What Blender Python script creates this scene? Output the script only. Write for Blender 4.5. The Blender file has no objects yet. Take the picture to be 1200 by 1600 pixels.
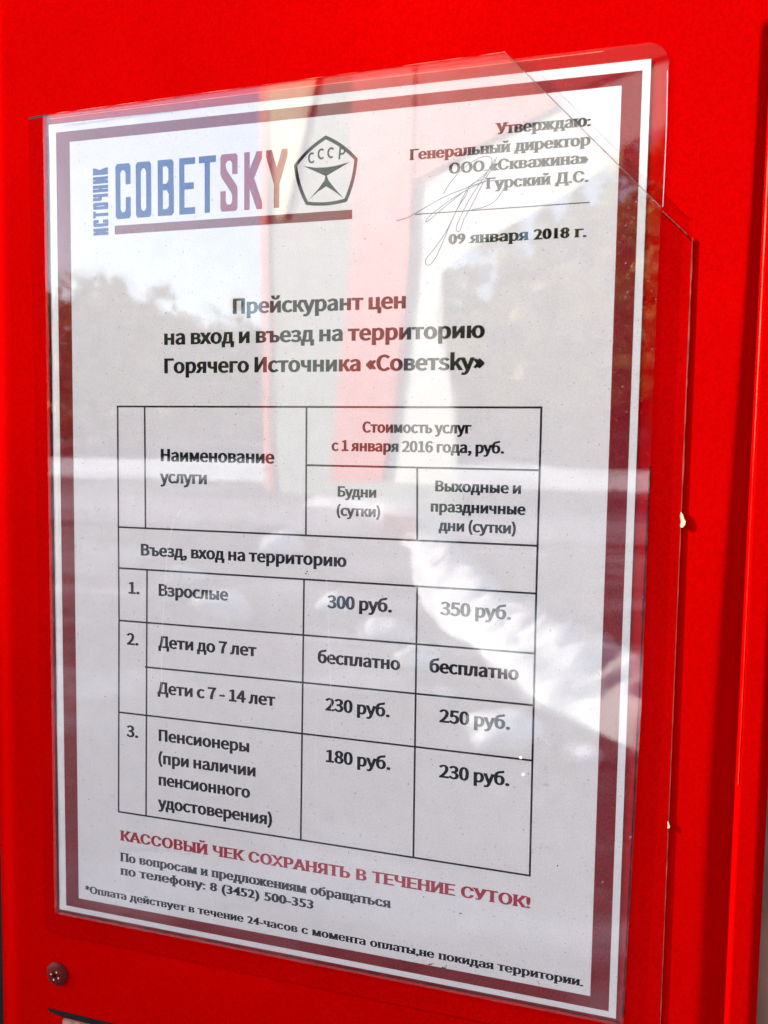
import bpy, bmesh, math, random
import numpy as np
from mathutils import Vector, Matrix
from mathutils.geometry import delaunay_2d_cdt
random.seed(7)
S = bpy.context.scene
COL = S.collection

# plate millimetres (x right, y down, z into the wall; 0,0,0 = top left corner of the paper) -> world metres
def P(x, y, z=0.0):
    return Vector(((x - 105.0) / 1000, z / 1000, 1.5 + (115.375 - y) / 1000))

# ------------------------------------------------------------------ camera
cd = bpy.data.cameras.new('camera')
cam = bpy.data.objects.new('camera', cd)
COL.objects.link(cam)
S.camera = cam
right = Vector((0.95767180, 0.28747428, 0.01494176))
down = Vector((0.03583815, -0.06756496, -0.99707101))
fwd = Vector((-0.28562273, 0.95540228, -0.07500761))
CAMP = P(211.66, 115.375, -273.93)
CM = Matrix(((right.x, -down.x, -fwd.x, CAMP.x), (right.y, -down.y, -fwd.y, CAMP.y),
             (right.z, -down.z, -fwd.z, CAMP.z), (0, 0, 0, 1)))
cam.matrix_world = CM
cd.sensor_fit = 'VERTICAL'; cd.sensor_height = 36.0; cd.sensor_width = 27.0
cd.lens = 1343.8 / 1600 * 36
cd.clip_start = 0.005; cd.clip_end = 2000
cd.dof.use_dof = True
cd.dof.focus_distance = 0.295
cd.dof.aperture_fstop = cd.lens / 2.1

# ------------------------------------------------------------------ world and sun
SUN_AZ = math.radians(-108)     # from +Y towards -X: low on the left, grazing the cabinet front
SUN_EL = math.radians(23)
w = bpy.data.worlds.new('World'); S.world = w; w.use_nodes = True
nt = w.node_tree; bg = nt.nodes['Background']
sky = nt.nodes.new('ShaderNodeTexSky'); sky.sky_type = 'NISHITA'; sky.sun_disc = False
sky.sun_elevation = SUN_EL; sky.sun_rotation = SUN_AZ
sky.air_density = 1.0; sky.dust_density = 0.9; sky.ozone_density = 1.0
nt.links.new(sky.outputs[0], bg.inputs[0]); bg.inputs[1].default_value = 0.15
sl = bpy.data.lights.new('sun', 'SUN'); sl.energy = 4.8; sl.angle = math.radians(0.5); sl.color = (1, 0.95, 0.86)
so = bpy.data.objects.new('sun', sl); COL.objects.link(so)
sd = Vector((math.sin(SUN_AZ) * math.cos(SUN_EL), math.cos(SUN_AZ) * math.cos(SUN_EL), math.sin(SUN_EL)))
so.rotation_euler = sd.to_track_quat('Z', 'Y').to_euler(); so.location = (0, 0, 12)
S.view_settings.view_transform = 'Standard'; S.view_settings.look = 'None'
S.view_settings.gamma = 1; S.view_settings.exposure = 2.08
S.cycles.transparent_max_bounces = 24; S.cycles.max_bounces = 12
S.cycles.caustics_reflective = False; S.cycles.caustics_refractive = False

# ------------------------------------------------------------------ materials
def mat(name, col, rough=0.6, spec=0.3, metal=0.0, noise=None, bump=None, coord='Object', grain=None):
    """noise = (scale, amount); bump = (scale, strength, distance)"""
    m = bpy.data.materials.new(name); m.use_nodes = True
    t = m.node_tree; b = t.nodes['Principled BSDF']
    b.inputs['Base Color'].default_value = (*col, 1); b.inputs['Roughness'].default_value = rough
    b.inputs['Specular IOR Level'].default_value = spec; b.inputs['Metallic'].default_value = metal
    if noise or bump:
        tc = t.nodes.new('ShaderNodeTexCoord')
    if noise:
        n = t.nodes.new('ShaderNodeTexNoise'); n.inputs['Scale'].default_value = noise[0]; n.inputs['Detail'].default_value = 5
        t.links.new(tc.outputs[coord], n.inputs['Vector'])
        r = t.nodes.new('ShaderNodeMapRange'); r.inputs[1].default_value = 0.3; r.inputs[2].default_value = 0.7
        r.inputs[3].default_value = 1 - noise[1]; r.inputs[4].default_value = 1 + noise[1]
        t.links.new(n.outputs['Fac'], r.inputs[0])
        mx = t.nodes.new('ShaderNodeVectorMath'); mx.operation = 'SCALE'; mx.inputs[0].default_value = col
        fac = r.outputs[0]
        if grain:
            n3 = t.nodes.new('ShaderNodeTexNoise'); n3.inputs['Scale'].default_value = grain[0]; n3.inputs['Detail'].default_value = 2
            t.links.new(tc.outputs[coord], n3.inputs['Vector'])
            r3 = t.nodes.new('ShaderNodeMapRange'); r3.inputs[1].default_value = 0.3; r3.inputs[2].default_value = 0.7
            r3.inputs[3].default_value = 1 - grain[1]; r3.inputs[4].default_value = 1 + grain[1]
            t.links.new(n3.outputs['Fac'], r3.inputs[0])
            m3 = t.nodes.new('ShaderNodeMath'); m3.operation = 'MULTIPLY'; t.links.new(fac, m3.inputs[0]); t.links.new(r3.outputs[0], m3.inputs[1]); fac = m3.outputs[0]
        t.links.new(fac, mx.inputs['Scale']); t.links.new(mx.outputs[0], b.inputs['Base Color'])
    if bump:
        n2 = t.nodes.new('ShaderNodeTexNoise'); n2.inputs['Scale'].default_value = bump[0]; n2.inputs['Detail'].default_value = 4
        t.links.new(tc.outputs[coord], n2.inputs['Vector'])
        bp = t.nodes.new('ShaderNodeBump'); bp.inputs['Strength'].default_value = bump[1]; bp.inputs['Distance'].default_value = bump[2]
        t.links.new(n2.outputs['Fac'], bp.inputs['Height']); t.links.new(bp.outputs[0], b.inputs['Normal'])
    return m

def clear_film(name, ior, tint, wave_scale, wave_dist, rough=0.0, one_side=False, dust=0):
    """clear sheet: straight transmission plus a Fresnel mirror layer"""
    m = bpy.data.materials.new(name); m.use_nodes = True
    t = m.node_tree; t.nodes.clear()
    out = t.nodes.new('ShaderNodeOutputMaterial'); mix = t.nodes.new('ShaderNodeMixShader')
    tr = t.nodes.new('ShaderNodeBsdfTransparent'); tr.inputs[0].default_value = (*tint, 1)
    gl = t.nodes.new('ShaderNodeBsdfGlossy'); gl.inputs['Roughness'].default_value = rough
    # Schlick reflectance from the true angle (the same from both sides of the sheet)
    ge = t.nodes.new('ShaderNodeNewGeometry'); dt = t.nodes.new('ShaderNodeVectorMath'); dt.operation = 'DOT_PRODUCT'
    t.links.new(ge.outputs['Incoming'], dt.inputs[0]); t.links.new(ge.outputs['Normal'], dt.inputs[1])
    def mth(op, a, b=None):
        q = t.nodes.new('ShaderNodeMath'); q.operation = op
        for i, v_ in enumerate((a, b)):
            if v_ is None: continue
            if isinstance(v_, (int, float)): q.inputs[i].default_value = v_
            else: t.links.new(v_, q.inputs[i])
        return q.outputs[0]
    r0 = ((ior - 1) / (ior + 1)) ** 2
    fr_ = mth('ADD', mth('MULTIPLY', mth('POWER', mth('SUBTRACT', 1.0, mth('ABSOLUTE', dt.outputs['Value'])), 5.0), 1 - r0), r0)
    if one_side: fr_ = mth('MULTIPLY', fr_, mth('SUBTRACT', 1.0, ge.outputs['Backfacing']))
    tc = t.nodes.new('ShaderNodeTexCoord'); n = t.nodes.new('ShaderNodeTexNoise')
    n.inputs['Scale'].default_value = wave_scale; n.inputs['Detail'].default_value = 1
    bp = t.nodes.new('ShaderNodeBump'); bp.inputs['Strength'].default_value = 1; bp.inputs['Distance'].default_value = wave_dist
    t.links.new(tc.outputs['Object'], n.inputs['Vector']); t.links.new(n.outputs['Fac'], bp.inputs['Height'])
    t.links.new(bp.outputs[0], gl.inputs['Normal'])
    t.links.new(fr_, mix.inputs[0]); t.links.new(tr.outputs[0], mix.inputs[1]); t.links.new(gl.outputs[0], mix.inputs[2])
    last = mix.outputs[0]
    if dust:      # sparse settled specks and smears on the outside
        df = t.nodes.new('ShaderNodeBsdfDiffuse'); df.inputs[0].default_value = (0.45, 0.42, 0.38, 1)
        a = t.nodes.new('ShaderNodeTexNoise'); a.inputs['Scale'].default_value = 900; a.inputs['Detail'].default_value = 2
        b = t.nodes.new('ShaderNodeTexNoise'); b.inputs['Scale'].default_value = 28; b.inputs['Detail'].default_value = 6; b.inputs['Roughness'].default_value = 0.7
        for q in (a, b): t.links.new(tc.outputs['Object'], q.inputs['Vector'])
        ra = t.nodes.new('ShaderNodeMapRange'); ra.inputs[1].default_value = 0.71; ra.inputs[2].default_value = 0.77; ra.inputs[4].default_value = 0.35
        rb = t.nodes.new('ShaderNodeMapRange'); rb.inputs[1].default_value = 0.50; rb.inputs[2].default_value = 0.80; rb.inputs[4].default_value = dust
        t.links.new(a.outputs['Fac'], ra.inputs[0]); t.links.new(b.outputs['Fac'], rb.inputs[0])
        mm2 = t.nodes.new('ShaderNodeMixShader'); t.links.new(mth('MAXIMUM', ra.outputs[0], rb.outputs[0]), mm2.inputs[0])
        t.links.new(last, mm2.inputs[1]); t.links.new(df.outputs[0], mm2.inputs[2]); last = mm2.outputs[0]
    t.links.new(last, out.inputs['Surface'])
    return m

M = {}
M['red'] = mat('red_paint', (0.325, 0.0002, 0.0002), 0.75, 0.0, noise=(6, 0.16), bump=(900, 0.25, 0.0002), grain=(1300, 0.10))
M['flange'] = mat('red_paint_flange', (0.28, 0.0003, 0.0004), 0.75, 0.0, noise=(14, 0.10), bump=(700, 0.25, 0.0002), grain=(1300, 0.12))
M['worn_lit'] = mat('worn_edge_highlight', (0.75, 0.16, 0.09), 0.5, 0.3, noise=(120, 0.5))
M['chip'] = mat('bare_primer', (0.72, 0.50, 0.30), 0.7, 0.2, noise=(800, 0.3))
M['tan'] = mat('weathered_side', (0.22, 0.11, 0.07), 0.7, 0.2, noise=(40, 0.35), bump=(200, 0.3, 0.0005))
M['dark'] = mat('black_gap_and_shade', (0.008, 0.006, 0.006), 0.8, 0.1)
M['steel'] = mat('slot_steel', (0.36, 0.16, 0.13), 0.45, 0.4, 0.2, noise=(300, 0.3))
M['screw'] = mat('dirty_red_screw', (0.085, 0.004, 0.004), 0.55, 0.12, noise=(700, 0.35))
M['ink'] = mat('black_print', (0.005, 0.005, 0.006), 0.8, 0.0)
M['redink'] = mat('dark_red_print', (0.145, 0.010, 0.012), 0.8, 0.0, noise=(150, 0.1), grain=(1500, 0.35))
M['text_red'] = mat('red_text_print', (0.26, 0.008, 0.02), 0.8, 0.0)
M['blue'] = mat('blue_print', (0.001, 0.026, 0.14), 0.8, 0.0, noise=(1500, 0.12))
M['maroon'] = mat('maroon_logo_print', (0.20, 0.014, 0.04), 0.8, 0.0)
M['pen'] = mat('blue_black_pen', (0.03, 0.045, 0.10), 0.6, 0.2)
M['dirt'] = mat('brown_dirt', (0.05, 0.03, 0.015), 0.9, 0.1)
M['scratch'] = mat('frosted_scratch', (0.75, 0.75, 0.78), 0.5, 0.4)
M['edge'] = mat('acrylic_cut_edge', (0.22, 0.12, 0.05), 0.3, 0.5)
M['acrylic'] = clear_film('clear_acrylic', 1.53, (0.985, 0.985, 0.985), 7, 0.00025, dust=0.02)
M['film'] = clear_film('laminate_film', 1.53, (0.97, 0.97, 0.97), 16, 0.0006, one_side=True)
# paper: cool white with fine mottling
pm = mat('printed_paper', (0.64, 0.617, 0.588), 0.9, 0.0, noise=(160, 0.03), bump=(1500, 0.15, 0.00005), grain=(1700, 0.075))
M['paper'] = pm

# ------------------------------------------------------------------ object helpers
def link(name, me, m=None, parent=None, smooth=False):
    o = bpy.data.objects.new(name, me); COL.objects.link(o)
    if m is not None:
        for mm_ in (m if isinstance(m, (list, tuple)) else [m]): me.materials.append(mm_)
    if parent is not None:
        o.parent = parent; o.matrix_parent_inverse = parent.matrix_world.inverted()
    if smooth:
        for p in me.polygons: p.use_smooth = True
    return o
def tag(o, label=None, cat=None, group=None, kind=None):
    for k, v in (('label', label), ('category', cat), ('group', group), ('kind', kind)):
        if v: o[k] = v
    return o
def empty(name, loc):
    o = bpy.data.objects.new(name, None); COL.objects.link(o); o.location = loc; o.empty_display_size = 0.02
    bpy.context.view_layer.update()
    return o
def bm_obj(name, bm, m, parent=None, smooth=False):
    me = bpy.data.meshes.new(name); bm.normal_update(); bm.to_mesh(me); bm.free()
    return link(name, me, m, parent, smooth)
def add_prism(bm, pts, z0, z1, mi=0, side_mi=None, f=P):
    """outline in plate mm, from depth z0 (front) to z1 (back)"""
    a = [bm.verts.new(f(x, y, z0)) for x, y in pts]; b = [bm.verts.new(f(x, y, z1)) for x, y in pts]
    n = len(pts)
    fs = [bm.faces.new(a), bm.faces.new(b[::-1])]
    for i in range(n):
        q = bm.faces.new((a[i], b[i], b[(i + 1) % n], a[(i + 1) % n]))
        q.material_index = mi if side_mi is None else side_mi
    for q in fs: q.material_index = mi
    return fs
def add_box(bm, x0, x1, y0, y1, z0, z1):
    v = [bm.verts.new((x, y, z)) for x in (x0, x1) for y in (y0, y1) for z in (z0, z1)]
    for f in ((0, 1, 3, 2), (4, 6, 7, 5), (0, 4, 5, 1), (2, 3, 7, 6), (0, 2, 6, 4), (1, 5, 7, 3)):
        bm.faces.new([v[i] for i in f])
def rounded(x0, y0, x1, y1, rs, n=7):
    """rectangle with corner radii tl, tr, br, bl (plate mm)"""
    out = []
    for (cx, cy, r, a0) in ((x0 + rs[0], y0 + rs[0], rs[0], 180), (x1 - rs[1], y0 + rs[1], rs[1], 270),
                            (x1 - rs[2], y1 - rs[2], rs[2], 0), (x0 + rs[3], y1 - rs[3], rs[3], 90)):
        if r == 0: out.append((cx, cy)); continue
        for i in range(n):
            a = math.radians(a0 + 90 * i / (n - 1)); out.append((cx + r * math.cos(a), cy + r * math.sin(a)))
    return out

# ------------------------------------------------------------------ flat print engine
def area(p):
    x = p[:, 0]; y = p[:, 1]; return 0.5 * np.sum(x * np.roll(y, -1) - np.roll(x, -1) * y)
def fill(polys):
    """union (positive winding) of closed outlines -> verts, tris; shared plane, no overlaps"""
    verts = []; edges = []
    for p in polys:
        s = len(verts); n = len(p)
        verts += [Vector((float(a), float(b))) for a, b in p]
        edges += [(s + i, s + (i + 1) % n) for i in range(n)]
    vo, eo, fo, *_ = delaunay_2d_cdt(verts, edges, [], 0, 1e-5)
    if not fo: return [], []
    V = np.array([tuple(v) for v in vo])
    tri = [f for f in fo]
    cen = np.array([V[list(f)].mean(axis=0) for f in tri])
    wn = np.zeros(len(tri))
    for p in polys:
        p = np.asarray(p, float); x0, y0 = p.min(0); x1, y1 = p.max(0)
        ix = np.where((cen[:, 0] > x0) & (cen[:, 0] < x1) & (cen[:, 1] > y0) & (cen[:, 1] < y1))[0]
        if not len(ix): continue
        c = cen[ix]; a = p; b = np.roll(p, -1, axis=0)
        ay = a[None, :, 1]; by = b[None, :, 1]; ax = a[None, :, 0]; bx = b[None, :, 0]
        cy = c[:, 1:2]; cx = c[:, 0:1]
        left = (bx - ax) * (cy - ay) - (cx - ax) * (by - ay)
        up = (ay <= cy) & (by > cy) & (left > 0); dn = (ay > cy) & (by <= cy) & (left < 0)
        wn[ix] += up.sum(1) - dn.sum(1)
    keep = [f for f, k in zip(tri, wn) if k > 0.5]
    return V, keep
def print_mesh(name, polys, m, parent, z=-0.012):
    """polys in plate mm (x right, y UP = -plate y)"""
    V, F = fill(polys)
    used = sorted({i for f in F for i in f}); mp = {u: i for i, u in enumerate(used)}
    me = bpy.data.meshes.new(name)
    me.from_pydata([P(V[u][0], -V[u][1], z) for u in used], [], [[mp[i] for i in f] for f in F])
    me.update()
    return link(name, me, m, parent)
def ccw(p):
    p = np.asarray(p, float)
    return p if area(p) > 0 else p[::-1]
def hull(pts):
    pts = sorted(set((round(a, 6), round(b, 6)) for a, b in pts))
    def half(ps):
        h = []
        for q in ps:
            while len(h) > 1 and (h[-1][0] - h[-2][0]) * (q[1] - h[-2][1]) - (h[-1][1] - h[-2][1]) * (q[0] - h[-2][0]) <= 0: h.pop()
            h.append(q)
        return h
    a = half(pts); b = half(pts[::-1]); return a[:-1] + b[:-1]
def strokes(paths, nib):
    out = []
    for p in paths:
        for a, b in zip(p, p[1:]):
            out.append(hull([(a[0] + n[0], a[1] + n[1]) for n in nib] + [(b[0] + n[0], b[1] + n[1]) for n in nib]))
    return out
def round_nib(d, n=8): return [(d / 2 * math.cos(2 * math.pi * (i + .5) / n), d / 2 * math.sin(2 * math.pi * (i + .5) / n)) for i in range(n)]
def rect_nib(w_, h_): return [(-w_ / 2, -h_ / 2), (w_ / 2, -h_ / 2), (w_ / 2, h_ / 2), (-w_ / 2, h_ / 2)]
def rect(x0, y0, x1, y1): return [(x0, y0), (x1, y0), (x1, y1), (x0, y1)]
def smooth_path(pts, n=6):
    out = []
    p = [pts[0]] + list(pts) + [pts[-1]]
    for i in range(1, len(p) - 2):
        a, b, c, d = (np.array(q, float) for q in p[i - 1:i + 3])
        for k in range(n):
            t = k / n
            out.append(tuple(0.5 * ((2 * b) + (-a + c) * t + (2 * a - 5 * b + 4 * c - d) * t * t + (-a + 3 * b - 3 * c + d) * t ** 3)))
    out.append(tuple(pts[-1])); return out

_tmp = bpy.data.curves.new('glyphs', 'FONT'); _to = bpy.data.objects.new('glyphs', _tmp); COL.objects.link(_to)
_tmp.body = 'x'; bpy.context.evaluated_depsgraph_get(); _fonts = {'serif': _tmp.font}
try:      # the humanist sans that ships with Blender
    import os
    _fonts['sans'] = bpy.data.fonts.load(os.path.join(bpy.utils.system_resource('DATAFILES'), 'fonts', 'Noto Sans CJK Regular.woff2'))
except Exception:
    _fonts['sans'] = _tmp.font
def outlines(txt, track=1.0, res=5, wordsp=1.0, font='serif'):
    if _fonts[font] is not None: _tmp.font = _fonts[font]
    _tmp.body = txt; _tmp.size = 1; _tmp.space_character = track; _tmp.space_word = wordsp
    dg = bpy.context.evaluated_depsgraph_get(); dg.update()
    c = _to.evaluated_get(dg).to_curve(dg)
    polys = []
    for s in c.splines:
        pts = []
        if s.type == 'BEZIER':
            bp = s.bezier_points; n = len(bp)
            for i in range(n):
                a, b = bp[i], bp[(i + 1) % n]
                p0, p1, p2, p3 = a.co, a.handle_right, b.handle_left, b.co
                straight = (p1 - p0).cross(p3 - p0).length < 1e-5 and (p2 - p0).cross(p3 - p0).length < 1e-5
                for k in range(1 if straight else res):
                    t = k / res; q = (1 - t) ** 3 * p0 + 3 * (1 - t) ** 2 * t * p1 + 3 * (1 - t) * t * t * p2 + t ** 3 * p3
                    pts.append((q.x, q.y))
        else:
            pts = [(q.co.x, q.co.y) for q in s.points]
        cl = []
        for q in pts:
            if not cl or math.hypot(q[0] - cl[-1][0], q[1] - cl[-1][1]) > 1e-4: cl.append(q)
        if len(cl) > 2: polys.append(np.array(cl))
    _to.to_curve_clear()
    # glyphs from different faces wind differently: orient each cluster of overlapping outlines
    n = len(polys); grp = list(range(n)); bb = [(p[:, 0].min(), p[:, 0].max()) for p in polys]
    ay = [(p[:, 1].min(), p[:, 1].max()) for p in polys]
    for i in range(n):
        for j in range(i):
            if min(bb[i][1], bb[j][1]) > max(bb[i][0], bb[j][0]) and min(ay[i][1], ay[j][1]) > max(ay[i][0], ay[j][0]):
                a, b = grp[i], grp[j]
                if a != b: grp = [b if g_ == a else g_ for g_ in grp]
    for k in set(grp):
        ii = [i for i in range(n) if grp[i] == k]
        if sum(area(polys[i]) for i in ii) < 0:
            for i in ii: polys[i] = polys[i][::-1]
    return polys
CAPS = {k: max(p[:, 1].max() for p in outlines('Н', font=k)) for k in ('serif', 'sans')}
XH = max(p[:, 1].max() for p in outlines('н')); CAP = CAPS['serif']
def offset(p, ox, oy):
    d = np.roll(p, -1, 0) - p; L = np.hypot(d[:, 0], d[:, 1])[:, None] + 1e-9
    nrm = np.column_stack([d[:, 1], -d[:, 0]]) / L
    pn = np.roll(nrm, 1, 0); s = nrm + pn
    k = 1.0 / np.maximum(0.35, (1 + (nrm * pn).sum(1)))[:, None]
    s = s * k
    s = np.clip(s, -1.6, 1.6)
    return p + s * np.array([ox, oy])
def text(txt, x0, x1, base, cap, m, parent, serif=False, weight=0.072, track=1.0, z=-0.012):
    """one printed line: ink from x0 to x1 mm, baseline and cap height in mm"""
    polys = outlines(txt, track, font='serif' if serif else 'sans')
    xs0 = min(p[:, 0].min() for p in polys); xs1 = max(p[:, 0].max() for p in polys)
    if serif:
        ox, oy = 0.095 * cap, 0.012 * cap; sv = 0.095 * cap; ov = 0.07 * cap
    else:
        ox, oy = weight * cap, weight * 0.42 * cap; ov = 0
    sy = (cap - 2 * oy) / CAPS['serif' if serif else 'sans']
    sx = ((x1 - x0) - 2 * ox - 2 * ov) / (xs1 - xs0)
    out = []
    for p in polys:
        q = np.column_stack([(p[:, 0] - xs0) * sx + ox + ov + x0, p[:, 1] * sy + oy])
        r = offset(q, ox, oy)
        out.append(r)
        if serif:
            n = len(r)
            for i in range(n):
                a, b = r[i], r[(i + 1) % n]; pv, nx = r[i - 1], r[(i + 2) % n]
                d = b - a
                if abs(d[1]) > 0.03 * cap or not (0.08 * cap < abs(d[0]) < 1.0 * cap): continue
                yy = (a[1] + b[1]) / 2
                lv = [0.0, XH / CAP * cap, cap, -0.26 * cap]
                if min(abs(yy - l) for l in lv) > 0.06 * cap: continue
                ok = True
                for u, v in ((a, pv), (b, nx)):
                    e = v - u
                    if abs(e[1]) < 0.8 * abs(e[0]) or np.hypot(*e) < 0.1 * cap: ok = False
                if not ok: continue
                outdown = d[0] > 0          # CCW: solid lies above an edge running right
                xa, xb = min(a[0], b[0]) - ov, max(a[0], b[0]) + ov
                out.append(np.array(rect(xa, yy, xb, yy + sv) if outdown else rect(xa, yy - sv, xb, yy)))
    out = [np.column_stack([p[:, 0], p[:, 1] - base]) for p in out]
    return print_mesh('text_line', out, m, parent, z)

# ================================================================== THE SETTING (seen mirrored in the clear pocket)
def gz(x, y):
    """ground height: level forecourt, ploughed bank, then rising ground under the wood"""
    d = -y
    h = 0.03 * math.sin(x * 1.3 + y * .7) + 0.02 * math.sin(x * 3.1 - y * 2.2)
    bank = math.exp(-((d - (10.3 + 0.02 * x)) / 0.75) ** 2) * 0.6 * (0.5 + 0.5 * math.tanh((x + 7.0))) * (0.5 - 0.5 * math.tanh((x + 4.2) * 2))
    bank2 = math.exp(-((d - 36) / 3.0) ** 2) * 0.45
    rise = max(0, d - 48) * 0.045 + 11.0 * (0.5 + 0.5 * math.tanh((x + 9.0) / 6)) * min(1, max(0, (d - 46) / 14))
    return (h if d > 1.2 else h * 0) + bank + bank2 + rise
bm = bmesh.new()
xs = [-400, -250, -150, -100] + [-80 + i * 2.5 for i in range(26)] + [-15 + i * 0.5 for i in range(51)] + [12, 16, 22, 30, 45, 70, 120, 250, 400]
ys = [400, 120, 40, 12, 4, 0.5] + [-0.5 * i for i in range(0, 50)] + [-25 - 1.5 * i for i in range(20)] + [-58, -65, -75, -90, -110, -150, -250, -400]
g = [[bm.verts.new((x, y, gz(x, y))) for x in xs] for y in ys]
for j in range(len(ys) - 1):
    for i in range(len(xs) - 1): bm.faces.new((g[j][i], g[j + 1][i], g[j + 1][i + 1], g[j][i + 1]))
M['yard'] = mat('wet_gravel_yard', (0.05, 0.048, 0.056), 0.75, 0.2, noise=(1.3, 0.5), bump=(5, 0.6, 0.06))
o = bm_obj('ground', bm, M['yard'], smooth=True); tag(o, kind='structure')
bm = bmesh.new()
v = [bm.verts.new((x, y, gz(x, y) + 0.06)) for x, y in ()]
rows = []
for y in [-13.5 - i * .5 for i in range(14)]:
    rows.append([bm.verts.new((x, y, gz(x, y) + 0.07)) for x in range(-80, 60, 4)])
for a, b in zip(rows, rows[1:]):
    for i in range(len(a) - 1): bm.faces.new((a[i], b[i], b[i + 1], a[i + 1]))
M['road'] = mat('wet_asphalt', (0.22, 0.21, 0.24), 0.6, 0.3, noise=(0.8, 0.35))
o = bm_obj('road', bm, M['road'], smooth=True); tag(o, kind='structure')

bm = bmesh.new(); rows = []
random.seed(5)
for y in [-30.5 - i * 1.2 for i in range(14)]:
    rows.append([bm.verts.new((x, y, gz(x, y) - 0.04 + 0.35 * max(0, math.sin((-y - 30.5) / 15.6 * math.pi)) * random.uniform(.7, 1.2))) for x in range(-80, 60, 2)])
for a, b in zip(rows, rows[1:]):
    for i in range(len(a) - 1): bm.faces.new((a[i], b[i], b[i + 1], a[i + 1]))
M['snow'] = mat('old_snow', (0.80, 0.80, 0.80), 0.8, 0.2, noise=(1.5, 0.1))
o = bm_obj('snow_bank', bm, M['snow'], smooth=True); tag(o, kind='structure')
# slush patches left on the yard
t = M['yard'].node_tree; b_ = t.nodes['Principled BSDF']; src = b_.inputs['Base Color'].links[0].from_socket
tc = t.nodes.new('ShaderNodeTexCoord'); mp_ = t.nodes.new('ShaderNodeMapping'); mp_.inputs['Scale'].default_value = (0.45, 1.3, 1); mp_.inputs['Rotation'].default_value = (0, 0, 0.5)
n = t.nodes.new('ShaderNodeTexNoise'); n.inputs['Scale'].default_value = 0.9; n.inputs['Detail'].default_value = 8; n.inputs['Roughness'].default_value = .62
r = t.nodes.new('ShaderNodeMapRange'); r.inputs[1].default_value = 0.52; r.inputs[2].default_value = 0.60
mx = t.nodes.new('ShaderNodeMix'); mx.data_type = 'RGBA'
t.links.new(tc.outputs['Object'], mp_.inputs[0]); t.links.new(mp_.outputs[0], n.inputs['Vector']); t.links.new(n.outputs['Fac'], r.inputs[0])
t.links.new(r.outputs[0], mx.inputs['Factor']); t.links.new(src, mx.inputs[6]); mx.inputs[7].default_value = (0.20, 0.20, 0.23, 1)
t.links.new(mx.outputs[2], b_.inputs['Base Color'])
# ploughed ridge of snow curving towards the cabinet
RP = [(-7.5, -19.5), (-5.6, -17.6), (-3.9, -15.2), (-2.75, -12.0), (-1.95, -9.3), (-1.25, -7.4), (-0.55, -5.9), (0.05, -4.9), (0.9, -4.1), (2.2, -3.4), (4.5, -2.9)]
def cr(P_, n):
    out = []; q = [P_[0]] + P_ + [P_[-1]]
    for i in range(1, len(q) - 2):
        a, b, c, d = (np.array(v, float) for v in q[i - 1:i + 3])
        for k in range(n):
            t_ = k / n; out.append(0.5 * (2 * b + (c - a) * t_ + (2 * a - 5 * b + 4 * c - d) * t_ * t_ + (3 * b - a - 3 * c + d) * t_ ** 3))
    return out
bm = bmesh.new(); rows = []; random.seed(12)
cl = cr(RP, 26)
from mathutils import noise as _nz
for i, q in enumerate(cl):
    d_ = cl[min(i + 1, len(cl) - 1)] - cl[max(i - 1, 0)]; d_ /= np.hypot(*d_) + 1e-9; nn_ = np.array([-d_[1], d_[0]])
    row = []
    for j in range(15):
        u_ = (j - 7) / 7; wv = 0.44 + 0.14 * _nz.noise(Vector((i * .07, 3, 0)))
        x_, y_ = q + nn_ * u_ * wv
        hh = 0.25 * max(0, 1 - u_ * u_) ** 0.8 * (1 + 0.5 * _nz.noise(Vector((x_ * 1.4, y_ * 1.4, 0)))) + 0.11 * _nz.noise(Vector((x_ * 5, y_ * 5, 7))) + 0.05 * _nz.noise(Vector((x_ * 13, y_ * 13, 2)))
        row.append(bm.verts.new((x_, y_, gz(x_, y_) + (hh if abs(u_) < .99 else -0.05))))
    rows.append(row)
for a, b in zip(rows, rows[1:]):
    for j in range(14): bm.faces.new((a[j], a[j + 1], b[j + 1], b[j]))
bmesh.ops.recalc_face_normals(bm, faces=bm.faces)
o = bm_obj('snow_ridge', bm, M['snow'], smooth=True); tag(o, kind='structure')
# loose frozen snow thrown off the ridge
lb = bmesh.new()
for (x_, y_, r_) in ((-0.52, -3.95, .15), (-0.46, -4.08, .08), (-0.95, -4.6, .05), (-0.10, -3.9, .06), (-1.3, -5.3, .12), (-1.75, -6.1, .16), (-2.6, -7.2, .13), (-3.4, -6.6, .2), (-4.6, -8.0, .16), (-4.2, -9.6, .22)):
    n0 = len(lb.verts); bmesh.ops.create_icosphere(lb, subdivisions=3, radius=r_); lb.verts.ensure_lookup_table()
    for v in lb.verts[n0:]:
        k = 1 + 0.45 * _nz.noise(v.co * (1.1 / r_) + Vector((x_, y_, 0))) + .12 * _nz.noise(v.co * (3 / r_))
        v.co = Vector((v.co.x * k * 1.25 + x_, v.co.y * k + y_, v.co.z * k * .7 + gz(x_, y_) + r_ * .35))
o = bm_obj('loose_snow', lb, M['snow'], smooth=True); tag(o, 'loose lumps of ploughed snow scattered beside the snow ridge on the yard', 'snow', kind='stuff')
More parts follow.
